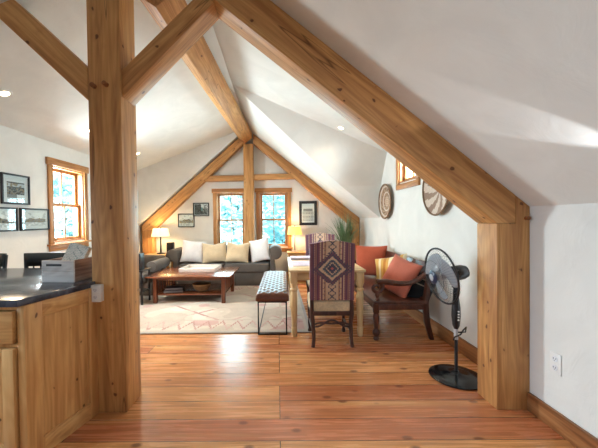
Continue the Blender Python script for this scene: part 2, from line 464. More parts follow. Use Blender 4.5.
# ------------------------------------------------------------------ windows
def window(name, width, z0, z1, M, sash=True, mull=True, th=.16, hd=.1):
    """built facing -y: x across, z up, y=0 the wall face, +y into the wall"""
    e = empty(name); e.matrix_world = M; e['kind'] = 'structure'
    h = width / 2; t = .085
    c = MB()
    c.box((-h - t, -.028, z0 - .02), (-h, 0, z1), .004).box((h, -.028, z0 - .02), (h + t, 0, z1), .004)
    c.build('jamb_casing', trim_z, e)
    MB().box((-h - t - .025, -.036, z1), (h + t + .025, 0, z1 + hd), .004).build('head_casing', trim_x, e)
    if sash: c = MB().box((-h - t - .03, -.055, z0 - .045), (h + t + .03, 0, z0 - .02), .006).box((-h - t, -.024, z0 - .12), (h + t, 0, z0 - .045), .004)
    else: c = MB().box((-h - t, -.03, z0 - .1), (h + t, 0, z0 - .02), .004)
    c.build('window_sill', trim_x, e)
    c = MB()                                   # lining of the opening
    c.box((-h, 0, z0), (-h + .018, th, z1)).box((h - .018, 0, z0), (h, th, z1)).box((-h + .018, 0, z1 - .018), (h - .018, th, z1)).box((-h + .018, 0, z0), (h - .018, th, z0 + .018))
    c.build('reveal', trim_z, e, smooth=False)
    zm = (z0 + z1) / 2; a = h - .018
    for nm, lo, hi, y in (('upper_sash', zm - .02, z1 - .018, .095), ('lower_sash', z0 + .018, zm + .02, .055)):
        if not sash:
            if nm == 'lower_sash': continue
            lo, nm, y = z0 + .018, 'sash', .06
        f = MB(); s = .042
        f.box((-a, y, lo), (-a + s, y + .035, hi), .003).box((a - s, y, lo), (a, y + .035, hi), .003)
        f.box((-a + s, y, hi - s), (a - s, y + .035, hi), .003).box((-a + s, y, lo), (a - s, y + .035, lo + s), .003)
        if mull: f.box((-.011, y + .005, lo + s), (.011, y + .03, hi - s), .002)
        fo = f.build(nm, trim_z, e)
        MB().box((-a + s, y + .015, lo + s), (a - s, y + .02, hi - s)).build('pane', glass_m, fo, smooth=False)
    return e


window('window_1', .64, .74, 2.0, Matrix.Translation((-1.09, YB, 0)))
window('window_2', .64, .74, 2.0, Matrix.Translation((-.09, YB, 0)))
window('window_3', .70, 1.09, 2.17, Matrix.Translation((XL, 4.66, 0)) @ Matrix.Rotation(R(90), 4, 'Z'))
window('window_4', .60, 1.9, 2.3, Matrix.Translation((XF, 4.43, 0)) @ Matrix.Rotation(R(-90), 4, 'Z'), sash=False)


# ------------------------------------------------------------------ timber frame
def timber(name, pts, y0, y1, d, label, cat, group=None, bev=.008):
    """polygon in the x-z plane extruded along y; the object's own x axis runs along the grain"""
    a = math.atan2(d[1], d[0]); ox, oz = pts[0]
    Ri = Matrix.Rotation(a, 3, 'Y')
    loc = [Ri @ Vector((x - ox, 0, z - oz)) for x, z in pts]
    b = MB().prism([(v.x, v.z) for v in loc], 0, y1 - y0, 'xz', bev)
    o = b.build(name, timber_m, angle=25); o.location = (ox, y0, oz); o.rotation_euler = (0, -a, 0)
    return tag(o, label, cat, group, 'thing')


def peg(parent, x, y, z, r=.014, ln=.03):
    bpy.context.view_layer.update()
    p = MB().lathe([(r, 0), (r, ln - .004), (r - .004, ln)], mat=Matrix.Translation((x, y, z)) @ Matrix.Rotation(R(90), 4, 'X'), seg=10).build('peg', peg_m)
    p.parent = parent; p.matrix_parent_inverse = parent.matrix_world.inverted()


peg_m = plain('oak_peg', (138, 84, 44), .5, noise_amt=.2)
# near truss
po = timber('timber_post', [(-1.335, 0), (-1.10, 0), (-1.10, 3.24), (-1.335, 3.165)], 2.2, 2.44, (0, 1), 'tall square timber post standing alone beside the kitchen island', 'post')
peg(po, -1.285, 2.2, 2.335, .017, .04); peg(po, -1.20, 2.2, 2.345, .017, .04)
pr = timber('timber_post', [(1.545, 0), (1.78, 0), (1.78, zr(1.78)), (1.68, zr(1.68)), (1.68, 1.33), (1.545, 1.33)], 2.2, 2.42, (0, 1), 'square timber post against the right wall behind the fan', 'post')
peg(pr, 1.75, 2.2, 1.365)
rv = .315
timber('rafter', [(1.68, 1.33), (1.68, zr(1.68)), (RX, zr(RX)), (RX, zr(RX) - rv), (1.545, 1.33)], 2.2, 2.42, (-1, S), 'heavy near rafter sloping down onto the right wall post', 'beam')
def brace(x0, x1, m, c_hi, c_lo, label):
    # parallel edges: hi z = c_hi + m*x, lo z = c_lo + m*x, ends cut plumb
    return timber('timber_brace', [(x0, c_lo + m * x0), (x1, c_lo + m * x1), (x1, c_hi + m * x1), (x0, c_hi + m * x0)], 2.22, 2.41, (1, m), label, 'brace')
brace(-2.35, -1.345, -.95, 1.20, .965, 'diagonal timber brace rising to the upper left from the tall post')
timber('timber_brace', [(-1.10, 2.265), (-.43, 2.925), (-.53, 3.0), (-1.10, 2.46)], 2.22, 2.41, (1, .92), 'diagonal timber brace joining the tall post to the near rafter', 'brace')
# ridge beam, canted so its lower arris points down
a = MB().prism([(-.70, 3.09), (-.55, 3.20), (-.55, 3.31), (-.66, 3.425), (-.79, 3.37), (-.85, 3.31), (-.85, 3.19)], 2.43, 6.97, 'xz', .006)
for v in a.bm.verts: v.co.x -= .23 * (6.97 - v.co.y) / 4.54; v.co.z -= .05 * (6.97 - v.co.y) / 4.54
rb = a.build('ridge_beam', wood('timber_ridge', **TIMB, axis=1, rough=.5, knots=.13, checks=True), angle=25)
tag(rb, 'long ridge beam running from above the viewer to the far gable', 'beam', kind='thing')
# far truss, set against the gable wall
y0, y1 = 7.0, 7.19
timber('king_post', [(-.755, 0), (-.535, 0), (-.535, 3.08), (-.70, 3.08), (-.755, 3.12)], y0 - .02, y1, (0, 1), 'vertical timber between the two gable windows', 'post')
def gz(x): return zr(x) - (.012 if x > RX else .04)
timber('gable_post', [(-3.08, 0), (-2.83, 0), (-2.83, 1.16), (-3.08, 1.16)], y0, y1, (0, 1), 'short timber post in the far left corner behind the lamp', 'post')
timber('gable_post', [(1.62, 0), (1.84, 0), (1.84, 1.24), (1.62, 1.24)], y0, y1, (0, 1), 'short timber post in the far right corner behind the plant', 'post')
rv2 = .215
timber('rafter', [(-3.08, 1.16), (-2.83, 1.16), (-.76, gz(-.76) - rv2), (-.76, gz(-.76)), (-3.08, gz(-3.08))], y0, y1, (1, S), 'far gable rafter sloping down to the left', 'beam')
timber('rafter', [(1.84, 1.24), (1.62, 1.24), (-.53, gz(-.53) - rv2), (-.53, gz(-.53)), (1.84, gz(1.84))], y0, y1, (-1, S), 'far gable rafter sloping down to the right', 'beam')
timber('tie_beam', [(-1.78, 2.26), (-.757, 2.26), (-.757, 2.385), (-1.64, 2.385)], y0 + .02, y1, (1, 0), 'horizontal tie beam left of the king post above the windows', 'beam')
timber('tie_beam', [(-.533, 2.28), (.50, 2.29), (.35, 2.41), (-.533, 2.40)], y0 + .02, y1, (1, 0), 'horizontal tie beam right of the king post above the windows', 'beam')


# ------------------------------------------------------------------ kitchen island
IX, IY0, IY1 = -1.355, 1.72, 2.19
isl = empty('kitchen_island', (IX, IY0, 0), label='knotty pine kitchen island cabinet under the dark stone top', cat='cabinet')
def L(x, y, z): return (x - IX, y - IY0, z)
MB().box(L(-3.0, 1.74, 0), L(-1.46, 2.45, .91)).build('carcass', pine_z, isl, smooth=False)
EM = Matrix.Translation(L(-1.42, 1.715, 0)) @ Matrix.Rotation(math.atan2(-.12, .485), 4, 'Z')   # the end panel runs out to the post at a slight angle
ep = MB().box((-.03, 0, 0), (0, .10, .912), .002, mat=EM).build('end_panel', pine_z, isl)
for nm, lo, hi, mm, q in (('end_stile', (-.03, .43, 0), (0, .50, .912), pine_z, .002), ('end_rail', (-.03, .10, .82), (-.001, .43, .912), pine_y, .002), ('end_rail', (-.03, .10, 0), (-.001, .43, .11), pine_y, .002), ('recessed_panel', (-.03, .10, .11), (-.015, .43, .82), pine_z, 0)):
    MB().box(lo, hi, q, mat=EM).build(nm, mm, ep)
MB().box(L(-1.465, 1.712, 0), L(-1.422, 1.739, .912), .002).box(L(-3.0, 1.712, .68), L(-1.465, 1.739, .70), .001).box(L(-3.0, 1.712, .89), L(-1.465, 1.739, .912), .001).build('face_frame', pine_z, isl)
d = MB().box(L(-1.97, 1.692, .705), L(-1.475, 1.739, .885), .004).build('drawer', pine_x, isl)
b = MB().box(L(-1.54, 1.692, .07), L(-1.475, 1.739, .675), .003).box(L(-1.95, 1.692, .07), L(-1.885, 1.739, .675), .003).box(L(-1.885, 1.692, .07), L(-1.54, 1.739, .135), .003).box(L(-1.885, 1.692, .61), L(-1.54, 1.739, .675), .003).box(L(-1.885, 1.712, .135), L(-1.54, 1.735, .61))
b.build('door', pine_z, isl)
ct = MB().prism([(-3.1, 1.68), (-1.435, 1.68), (-1.305, 2.195), (-1.345, 2.195), (-1.345, 2.45), (-1.345, 2.86), (-3.1, 2.86)], .913, .953, 'xy', .004).build('countertop', stone_m)
tag(ct, 'dark grey polished stone countertop on the kitchen island', 'countertop')
# crate
cr = empty('storage_crate', (-1.55, 2.16, .953), R(-4), 'weathered grey wooden crate on the stone countertop', 'crate')
MB().box((-.12, -.0, 0), (.12, .012, .078), .002).box((-.12, 0, .080), (.12, .012, .155), .002).build('crate_side', crate_m, cr)
MB().box((-.12, .208, 0), (.12, .22, .155), .002).build('crate_side', crate_m, cr)
for ex in (-.12, .108): MB().box((ex, .012, 0), (ex + .012, .208, .155), .002).build('crate_end', crate_my, cr)
MB().box((-.108, .012, 0), (.108, .208, .008)).build('crate_bottom', crate_m, cr)
MB().box((-.085, -.002, .115), (.03, .0, .13), .0008).build('handle_slot', slot_m, cr)
pap = []
for i, cc in enumerate(((232, 230, 222), (196, 206, 196), (150, 160, 156))): pap.append(plain('napkin_tone', cc, .8, noise_amt=.1))
bk = MB()
for q in range(3):
    M = Matrix.Translation((-1.535, 2.235 + .02 * q, 1.03)) @ Matrix.Rotation(R(-8 - q), 4, 'Z') @ Matrix.Rotation(R(-22), 4, 'X') @ Matrix.Rotation(R(14), 4, 'Y')
    def fn(u, v, M=M): return M @ Vector(((u - .5) * .17, 0, v * .19))
    bk.grid(fn, 20, 20, lambda u, v: 1 if (int(u * 20) * 3 + int(v * 20) * 5) % 7 < 2 else (2 if (int(u * 20) + int(v * 20) * 2) % 11 == 0 else 0))
    bk.mi = 0; bk.box((-.085, .001, 0), (.085, .006, .19), 0, mat=M)
tag(bk.build('paper_napkins', pap, smooth=False), 'patterned white paper napkins leaning inside the grey crate', 'napkins')

# bar stools beyond the island
def make_stool(label):
    t = empty('bar_stool', (0, 0, 0), label=label, cat='stool', group='bar stools behind the island')
    MB().box((-.2, -.2, .62), (.2, .2, .655), .012).build('seat', stool_m, t)
    for sx in (-1, 1):
        MB().tube([(sx * .18, -.17, 0), (sx * .17, -.16, .62)], .017, 8).build('leg', stool_m, t)
        MB().tube([(sx * .18, .2, 0), (sx * .18, .17, .64), (sx * .205, .2, 1.06)], .018, 8).build('leg', stool_m, t)
    MB().grid(lambda u, v: Vector(((u - .5) * .43, .2 + .03 * (1 - (2 * u - 1) ** 2),   .945 + v * .13)), 10, 2).build('top_rail', stool_m, t, fix=False)
    solid(t.children[-1], .022)
    MB().box((-.19, .19, .76), (.19, .21, .80), .005).build('back_rail', stool_m, t)
    for k in range(5): MB().tube([(-.14 + .07 * k, .2, .8), (-.14 + .07 * k, .215, .99)], .007, 6).build('spindle', stool_m, t)
    MB().tube([(-.175, -.165, .25), (.175, -.165, .25)], .011, 8).tube([(-.178, -.165, .3), (-.178, .185, .3)], .011, 8).tube([(.178, -.165, .3), (.178, .185, .3)], .011, 8).build('foot_rail', stool_m, t)
    return t
s1 = make_stool('dark teal bar stool whose back shows behind the crate'); s1.location = (-2.28, 2.83, 0)
s2 = copy_tree(s1); s2.location = (-2.89, 2.83, 0); s2['label'] = 'dark teal bar stool at the left edge of the picture'


# ------------------------------------------------------------------ outlets
def outlet(name, M, depth, label):
    e = empty(name, label=label, cat='electrical outlet'); e.matrix_world = M
    MB().box((-.037, -depth, -.06), (.037, 0, .06), .004).build('cover_plate', white_pl, e)
    for s in (-1, 1):
        f = MB().lathe([(.0165, 0), (.0165, .003)], mat=Matrix.Translation((0, -depth, s * .025)) @ Matrix.Rotation(R(90), 4, 'X'), seg=16).build('receptacle', mat_m, e)
        y = -depth - .004
        MB().box((-.008, y, s * .025 - .002), (-.0055, y + .001, s * .025 + .008)).box((.0055, y, s * .025 - .002), (.008, y + .001, s * .025 + .007)).box((-.002, y, s * .025 - .01), (.002, y + .001, s * .025 - .006)).build('slot', slot_m, f, smooth=False)
outlet('electrical_outlet', Matrix.Translation((-1.285, 2.2, .872)), .045, 'white surface-mounted outlet box on the tall timber post')
outlet('electrical_outlet', Matrix.Translation((XN, 1.995, .43)) @ Matrix.Scale(1.12, 4) @ Matrix.Rotation(R(-90), 4, 'Z'), .007, 'white double outlet low on the right wall')


# ------------------------------------------------------------------ framed pictures
PT = [plain('print_tone', c, .7) for c in ((232, 232, 234), (196, 198, 202), (140, 142, 146), (84, 86, 88), (150, 132, 108), (112, 150, 160), (52, 52, 54))]
def picture(M, w, h, fw, mat_w, fn, label, mat=mat_m):
    e = empty('framed_picture', label=label, cat='picture', group='framed pictures on the walls'); e.matrix_world = M
    b = MB()
    b.box((-w / 2, -.028, -h / 2), (-w / 2 + fw, 0, h / 2), .003).box((w / 2 - fw, -.028, -h / 2), (w / 2, 0, h / 2), .003)
    b.box((-w / 2 + fw, -.028, h / 2 - fw), (w / 2 - fw, 0, h / 2), .003).box((-w / 2 + fw, -.028, -h / 2), (w / 2 - fw, 0, -h / 2 + fw), .003)
    b.build('frame', frame_m, e)
    MB().box((-w / 2 + fw, -.012, -h / 2 + fw), (w / 2 - fw, -.002, h / 2 - fw)).build('mat_board', mat, e, smooth=False)
    pw, ph = w - 2 * fw - 2 * mat_w, h - 2 * fw - 2 * mat_w
    g = MB().grid(lambda u, v: Vector(((u - .5) * pw, -.0135, (v - .5) * ph)), 40, 30, fn)
    g.build('print', PT, e, smooth=False, fix=False)
    MB().box((-w / 2 + fw, -.018, -h / 2 + fw), (w / 2 - fw, -.016, h / 2 - fw)).build('glazing', glass_m, e, smooth=False)
def nz(u, v, s, k=0): return noise.noise(Vector((u * s + k, v * s - k, k * 1.7)))
def p_building(u, v):                         # old low building with porch
    if v > .82: return 0 if v > .9 else 3
    if v > .62: return 1 if nz(u, v, 6) > -.1 else 4
    if v > .55: return 3
    if v > .2: return 3 if nz(u, v, 9, 3) > .05 else (2 if nz(u, v, 14, 1) > 0 else 4)
    return 2 if u < .55 else 0
def p_village(k):
    def f(u, v):
        sky = .55 + .12 * nz(u, 0, 5, k)
        if v > sky: return 0 if nz(u, v, 6, k) < .25 else 1
        if v > .25: return [3, 4, 2, 4][int((nz(u, v, 8, k) + 1) * 2) % 4]
        return 1 if nz(u, v, 10, k) > 0 else 0
    return f
def p_trees(u, v):
    if .5 < u < .62 and v > .35: return 5 if v < .7 else 0
    if u > .62: return 2 if nz(u, v, 9, 5) > .1 else (0 if v > .6 else 3)
    return 6 if nz(u, v, 8, 2) > 0 else 3
def p_house(u, v):
    if v > .72: return 0
    if v > .6: return 2 if abs(u - .5) < .38 else 0
    if v > .1 and abs(u - .5) < .42:
        cx = (u * 6) % 1; cy = (v * 5) % 1
        return 3 if (.3 < cx < .7 and .25 < cy < .75) else 1
    return 0
Wl = Matrix.Rotation(R(90), 4, 'Z')
picture(Matrix.Translation((XL, 3.70, 1.775)) @ Wl, .40, .36, .02, .055, p_building, 'black framed photograph of a low building, topmost of three left of the side window')
picture(Matrix.Translation((XL, 3.50, 1.415)) @ Wl, .42, .28, .018, .03, p_village(1), 'black framed wide print at the left picture edge, below the building photograph')
picture(Matrix.Translation((XL, 3.985, 1.415)) @ Wl, .47, .28, .018, .04, p_village(4), 'black framed wide print just left of the side window')
picture(Matrix.Translation((-2.125, YB, 1.375)), .38, .31, .018, .012, p_village(9), 'lower of the two small black framed prints above the sofa')
picture(Matrix.Translation((-1.775, YB, 1.625)), .37, .31, .022, .012, p_trees, 'higher of the two small black framed prints, next to the gable window')
picture(Matrix.Translation((.705, YB, 1.51)), .41, .56, .05, .012, p_house, 'upright print in a wide dark frame above the right lamp', frame_m)


# ------------------------------------------------------------------ downlights
def downlight(x, y, side, power, label):
    z = zd(x); a = math.atan(K) * side
    e = empty('recessed_downlight', label=label, cat='ceiling light', group='recessed ceiling lights')
    e.matrix_world = Matrix.Translation((x, y, z - .001)) @ Matrix.Rotation(a, 4, 'Y')
    MB().lathe([(.042, -.002), (.062, -.006), (.068, 0)], seg=24, cap=False).build('trim_ring', white_pl, e)
    MB().lathe([(.0, -.0035), (.042, -.003)], seg=20, cap=False).build('lamp_face', lampf, e, fix=False)
    l = bpy.data.lights.new('downlight_beam', 'SPOT'); l.energy = power; l.spot_size = R(120); l.spot_blend = .8; l.color = (1, .78, .52); l.shadow_soft_size = .05
    o = bpy.data.objects.new('downlight_beam', l); C.objects.link(o); o.parent = e; o.location = (0, 0, -.03)
lampf = plain('lamp_face', (255, 232, 190), .5, emit=9)
downlight(-2.70, 3.08, -1, 55, 'lit recessed downlight nearest the viewer, at the left picture edge')
downlight(-2.69, 4.40, -1, 55, 'lit recessed downlight just left of the tall post')
downlight(-2.68, 5.95, -1, 55, 'lit recessed downlight just right of the tall post')
downlight(1.01, 4.90, 1, 38, 'lit recessed downlight in the right dormer ceiling')


# ------------------------------------------------------------------ rug
RUGP = [fabric('rug_tone', c, .12, 90) for c in ((196, 182, 166), (184, 168, 152), (188, 152, 142), (172, 126, 118), (160, 150, 142), (204, 194, 180))]
def rug_pat(u, v):
    x, y = u * 2.15, v * 2.95
    dx, dy = min(x, 2.15 - x), min(y, 2.95 - y); d = min(dx, dy)
    n = nz(x, y, 3.0, 2)
    if d < .03: return 4
    if d < .07: return 1
    if d < .36:
        s = (x if dy < dx else y) * 5
        k = abs((s % 1) - .5) * 2; m = (d - .07) / .29
        if abs(m - k * .8 - .1) < .09: return 3 if n > -.15 else 2
        if n > .25: return 2
        return 0 if n > -.1 else 1
    if d < .385: return 1
    a = abs((x * 1.6 + y * 1.1) % 1 - .5); b = abs((x * 1.6 - y * 1.1) % 1 - .5)
    if min(a, b) < .03 and n > -.2: return 3 if n > .1 else 2
    c = math.hypot((x * 1.6) % 1 - .5, (y * 1.1) % 1 - .5)
    if c < .1: return 2
    return 5 if n > .2 else (0 if n > -.12 else 1)
b = MB().grid(lambda u, v: Vector((u * 2.95, v * 2.75, .012)), 150, 150, lambda u, v: rug_pat(v, u))
b.mi = 4; b.box((0, 0, 0), (2.95, 2.75, .0115), .003)
ru = b.build('area_rug', RUGP, smooth=False, fix=False); ru.location = (-2.55, 3.72, .001); ru.rotation_euler = (0, 0, R(.2))
tag(ru, 'faded pink and beige patterned area rug under the coffee table', 'rug')


# ------------------------------------------------------------------ sofa and armchair
def cushion_box(lo, hi, e=.22):
    c = [(a + b) / 2 for a, b in zip(lo, hi)]; d = [(b - a) / 2 for a, b in zip(lo, hi)]
    return MB().grid(superell(d[0], d[1], d[2], e, e, 40, 20, Matrix.Translation(c)), 40, 20, wrap_u=True)
def roll_arm(x0, x1, y0, y1, top, r, side):
    """scrolled arm: upright panel with a roll leaning out to one side"""
    xi, xo = (x1, x0) if side < 0 else (x0, x1)
    cx = xo - side * r * .75; cz = top - r
    pts = [(xi, .02), (xi, cz - .02)]
    a0 = 180 if side > 0 else 0
    for k in range(15):
        a = R(150 - k * 18) if side > 0 else R(30 + k * 18)
        pts.append((cx + r * math.cos(a), cz + r * math.sin(a)))
    pts += [(xo - side * (.05 + r * .55), cz - r * 1.15), (xo - side * .07, .02)]
    return MB().prism(pts, y0, y1, 'xz', .015)
sf = empty('sofa', (-1.115, 6.72, 0), label='charcoal grey roll-arm sofa under the gable windows', cat='sofa')
MB().box((-1.0, -.36, .015), (1.0, .25, .30), .012).build('skirted_base', sofa_m, sf)
cushion_box((-.95, -.40, .29), (-.002, .12, .475)).build('seat_cushion', sofa_m, sf)
cushion_box((.002, -.40, .29), (.95, .12, .475)).build('seat_cushion', sofa_m, sf)
MB().box((-.98, .10, .28), (.98, .255, .80), .06, 4).build('backrest', sofa_m, sf)
cushion_box((-.95, -.04, .45), (-.002, .14, .84), .35).build('back_cushion', sofa_m, sf)
cushion_box((.002, -.04, .45), (.95, .14, .84), .35).build('back_cushion', sofa_m, sf)
roll_arm(-1.16, -.955, -.40, .25, .78, .125, -1).build('arm', sofa_m, sf)
roll_arm(.955, 1.16, -.40, .25, .83, .14, 1).build('arm', sofa_m, sf)

ac = empty('armchair', (-2.64, 5.93, 0), 0, 'charcoal grey low armchair left of the coffee table', 'armchair')
MB().box((-.36, -.36, .02), (.36, .34, .27), .03, 3).build('base', sofa_m, ac)
cushion_box((-.27, -.40, .26), (.27, .22, .42)).build('seat_cushion', sofa_m, ac)
MB().box((-.36, .18, .25), (.36, .38, .69), .07, 4).build('backrest', sofa_m, ac)
for sx in (-1, 1): roll_arm(min(sx * .27, sx * .42), max(sx * .27, sx * .42), -.36, .36, .64, .10, sx).build('arm', sofa_m, ac)


# ------------------------------------------------------------------ cushions
def pillow(name, wd, ht, th, mats, loc, rot, label, matfn=None, group=None, drop=.0):
    def side(sg):
        def fn(u, v):
            x, z = 2 * u - 1, 2 * v - 1
            p = ((1 - abs(x) ** 2.6) * (1 - abs(z) ** 2.6)) ** .55
            px = x * (1 - .07 * (1 - z * z)); pz = z * (1 - .07 * (1 - x * x))
            y = sg * th / 2 * p * (1 + .12 * nz(u, v, 3, wd * 9)) + .012 * nz(u, v, 2.2, ht * 7)
            return Vector((px * wd / 2, y, pz * ht / 2 - drop * (1 - abs(x)) * max(0, z)))
        return fn
    b = MB().grid(side(1), 24, 24, matfn).grid(side(-1), 24, 24, matfn)
    bmesh.ops.remove_doubles(b.bm, verts=b.bm.verts, dist=.0015)
    o = b.build(name, mats, angle=80); o.location = loc; o.rotation_euler = rot
    return tag(o, label, 'cushion', group)
G = 'cushions on the sofa'
pillow('throw_cushion', .50, .48, .18, white_m, (-1.79, 6.53, .715), (R(-20), R(6), R(8)), 'white square cushion in the left corner of the sofa', None, G)
pillow('throw_cushion', .52, .46, .19, sand_m, (-1.335, 6.49, .70), (R(-22), R(-4), R(4)), 'sand coloured cushion on the sofa beside the left white cushion', None, G, .05)
pillow('throw_cushion', .50, .46, .19, sand_m, (-.85, 6.49, .70), (R(-22), R(3), R(-3)), 'sand coloured cushion on the sofa beside the right white cushion', None, G, .05)
pillow('throw_cushion', .44, .50, .18, white_m, (-.385, 6.52, .73), (R(-20), R(-13), R(-12)), 'white square cushion in the right corner of the sofa', None, G)


# ------------------------------------------------------------------ left corner: side table, lamp, speaker
st = empty('corner_side_table', (-2.63, 6.80, 0), label='light wood corner side table left of the sofa', cat='side table')
MB().box((-.30, -.21, .615), (.30, .20, .645), .006).build('tabletop', pine_x, st)
MB().box((-.27, -.18, .50), (.27, .17, .615), .004).build('apron', pine_x, st)
MB().box((-.27, -.18, .16), (.27, .17, .19), .004).build('shelf', pine_x, st)
for sx in (-1, 1):
    for sy in (-.155, .145): MB().box((sx * .25 - .025, sy - .025, 0), (sx * .25 + .025, sy + .025, .615), .004).build('leg', pine_z, st)
def lamp(name, loc, shade, rb, rt, h0, h1, col, pow_, label, square=True):
    e = empty(name, loc, 0, label, 'lamp', 'lit table lamps')
    MB().lathe([(.085, 0), (.085, .012), (.03, .022), (.014, .03), (.012, h0 + .04)], seg=20).build('stand', blackmetal if square else chrome, e)
    n = 28
    MB().lathe([(rb, h0), (rt, h1)], seg=n, cap=False).build('lamp_shade', shade, e, fix=False)
    solid(e.children[-1], .003)
    MB().lathe([(.004, h1 - .02), (.01, h1 + .005), (.004, h1 + .025)], seg=10).build('finial', blackmetal, e)
    l = bpy.data.lights.new('lamp_bulb', 'POINT'); l.energy = pow_; l.color = (1, .74, .42); l.shadow_soft_size = .05
    o = bpy.data.objects.new('lamp_bulb', l); C.objects.link(o); o.parent = e; o.location = (0, 0, (h0 + h1) / 2)
lamp('table_lamp', (-2.59, 6.82, .645), shade_cream, .195, .155, .385, .56, None, 9, 'lit table lamp with cream shade left of the sofa')
sp = empty('speaker', (-2.33, 6.82, .646), 0, 'small black speaker beside the left lamp', 'speaker')
sp.location.x = -2.375
MB().box((-.068, -.06, 0), (.068, .08, .25), .008).build('cabinet', black_m, sp)
MB().box((-.06, -.066, .01), (.06, -.06, .24), .003).build('grille', plain('speaker_cloth', (44, 42, 46), .9, noise_amt=.3, noise_scale=300), sp)
bw = MB().lathe([(.06, 0), (.10, .03), (.105, .10), (.08, .16), (.03, .19), (.0, .195)], seg=20).build('storage_basket', plain('pale_cloth_basket', (214, 204, 184), .9, noise_amt=.1, noise_scale=50, bump=.3))
bw.location = (-2.50, 6.75, .191); tag(bw, 'pale rounded bundle on the lower shelf of the corner table', 'basket')

bt = empty('end_table', (-2.32, 5.15, 0), 0, 'small black end table at the right edge of the tall post', 'side table')
MB().box((-.2, -.17, .545), (.125, .17, .57), .004).build('tabletop', black_m, bt)
for sx in (-.18, .1):
    for sy in (-.15, .15): MB().box((sx - .014, sy - .014, 0), (sx + .014, sy + .014, .545), .003).build('leg', black_m, bt)
MB().box((-.18, -.15, .2), (.1, .15, .215), .002).build('shelf', black_m, bt)
bs = empty('speaker', (-2.33, 5.12, .571), 0, 'black upright speaker on the black end table', 'speaker')
MB().box((-.10, -.08, 0), (.075, .08, .27), .006).build('cabinet', black_m, bs)
MB().box((-.09, -.087, .01), (.065, -.08, .26), .003).build('grille', frame_m, bs)


# ------------------------------------------------------------------ coffee table and what lies on it
cf = empty('coffee_table', (-1.46, 5.50, .012), R(-2), 'low cherry wood coffee table with lower shelf on the rug', 'coffee table')
MB().box((-.70, -.50, .425), (.70, .50, .45), .006).build('tabletop', cherry_x, cf)
for sx in (-1, 1):
    for sy in (-1, 1): MB().box((sx * .57 - .03, sy * .41 - .03, .001), (sx * .57 + .03, sy * .41 + .03, .425), .004).build('leg', cherry_z, cf)
MB().box((-.58, -.40, .125), (.58, .40, .15), .004).build('shelf', cherry_x, cf)
MB().box((-.54, -.425, .375), (.54, -.405, .425), .002).build('apron', cherry_x, cf)
MB().box((-.54, .405, .375), (.54, .425, .425), .002).build('apron', cherry_x, cf)
for sx in (-1, 1):
    b = MB()
    for k in range(7): b.box((sx * .57 - .008, -.33 + .11 * k - .022, .15), (sx * .57 + .008, -.33 + .11 * k + .022, .375), .002)
    b.box((sx * .57 - .012, -.38, .375), (sx * .57 + .012, .38, .425), .002)
    b.build('side_slats', cherry_z, cf)
ty = empty('serving_tray', (-1.42, 5.67, .463), R(-3), 'white low-sided serving tray on the coffee table', 'tray')
MB().box((-.30, -.25, 0), (.30, .25, .012), .003).build('tray_floor', white_pl, ty)
b = MB()
tw = plain('white_painted_wood', (214, 200, 190), .5, noise_amt=.06)
b.box((-.32, -.27, 0), (.32, -.25, .065), .004).box((-.32, .25, 0), (.32, .27, .065), .004).box((-.32, -.25, 0), (-.30, .25, .065), .004).box((.30, -.25, 0), (.32, .25, .065), .004)
b.build('tray_side', tw, ty)
bk = empty('book', (-1.78, 5.27, .163), R(10), 'dark navy book stack on the coffee table shelf', 'book')
navy = plain('navy_cover', (34, 34, 52), .4)
MB().box((-.16, -.11, 0), (.16, .11, .045), .004).box((-.14, -.10, .046), (.15, .09, .085), .004).build('cover', navy, bk)
MB().box((-.155, -.112, .008), (.155, -.108, .037)).box((-.135, -.102, .053), (.145, -.098, .078)).build('pages', plain('page_edge', (120, 116, 122), .8), bk)
bo = empty('bowl', (-1.31, 5.27, .163), 0, 'woven brown bowl on the coffee table shelf', 'bowl')
MB().lathe([(.07, 0), (.11, .03), (.145, .09), (.15, .125), (.138, .125), (.13, .09), (.1, .04), (.0, .03)], seg=28).build('bowl_body', basket_m, bo)
MB().tube([(.147 * math.cos(a / 24 * 6.283), .147 * math.sin(a / 24 * 6.283), .126) for a in range(24)], .01, 8, closed=True).build('rim', plain('bowl_rim', (176, 134, 92), .7), bo)


# ------------------------------------------------------------------ tufted bench
be = empty('tufted_bench', (-.06, 4.48, .001), R(-1.2), 'tufted leather bench on a black iron frame beside the dining table', 'bench')
bw_, bl_ = .20, .82
def tuft(u, v):
    x, y = (2 * u - 1), (2 * v - 1)
    gx, gy = u * 4, v * 11
    d = min(math.hypot((gx % 1) - .5, ((gy % 1) - .5) * .9), math.hypot(((gx + .5) % 1) - .5, (((gy + .5) % 1) - .5) * .9))
    edge = (1 - abs(x) ** 6) * (1 - abs(y) ** 24)
    z = .455 + .055 * edge ** .5 - .02 * math.exp(-(d / .22) ** 2) * edge
    return Vector((x * bw_, y * bl_, z))
se = MB().grid(tuft, 48, 160).box((-bw_, -bl_, .40), (bw_, bl_, .456), .012)
se.build('seat', leather, be, fix=False, angle=60)
b = MB()
for gy in range(23):
    for gx in range(5):
        if gy % 2 == 1 and gx < 4: u, v = (gx + .5) / 4, (gy / 2) / 11
        elif gy % 2 == 0 and 0 < gx < 4: u, v = gx / 4, (gy / 2) / 11
        else: continue
        if not .02 < v < .98: continue
        p = tuft(u, v)
        b.lathe([(.02, 0), (.018, .004), (.0, .008)], (p.x, p.y, p.z - .001), 10)
bt_ = b.build('button', plain('dark_teal_button', (40, 66, 72), .5), be)
bt_['kind'] = 'stuff'
for sy in (-1, 1):
    y = sy * (bl_ - .02)
    MB().box((-.175, y - .008, 0), (-.16, y + .008, .40), .002).box((.16, y - .008, 0), (.175, y + .008, .40), .002).box((-.16, y - .008, 0), (.16, y + .008, .015), .002).box((-.16, y - .008, .385), (.16, y + .008, .40), .002).build('leg', blackmetal, be)
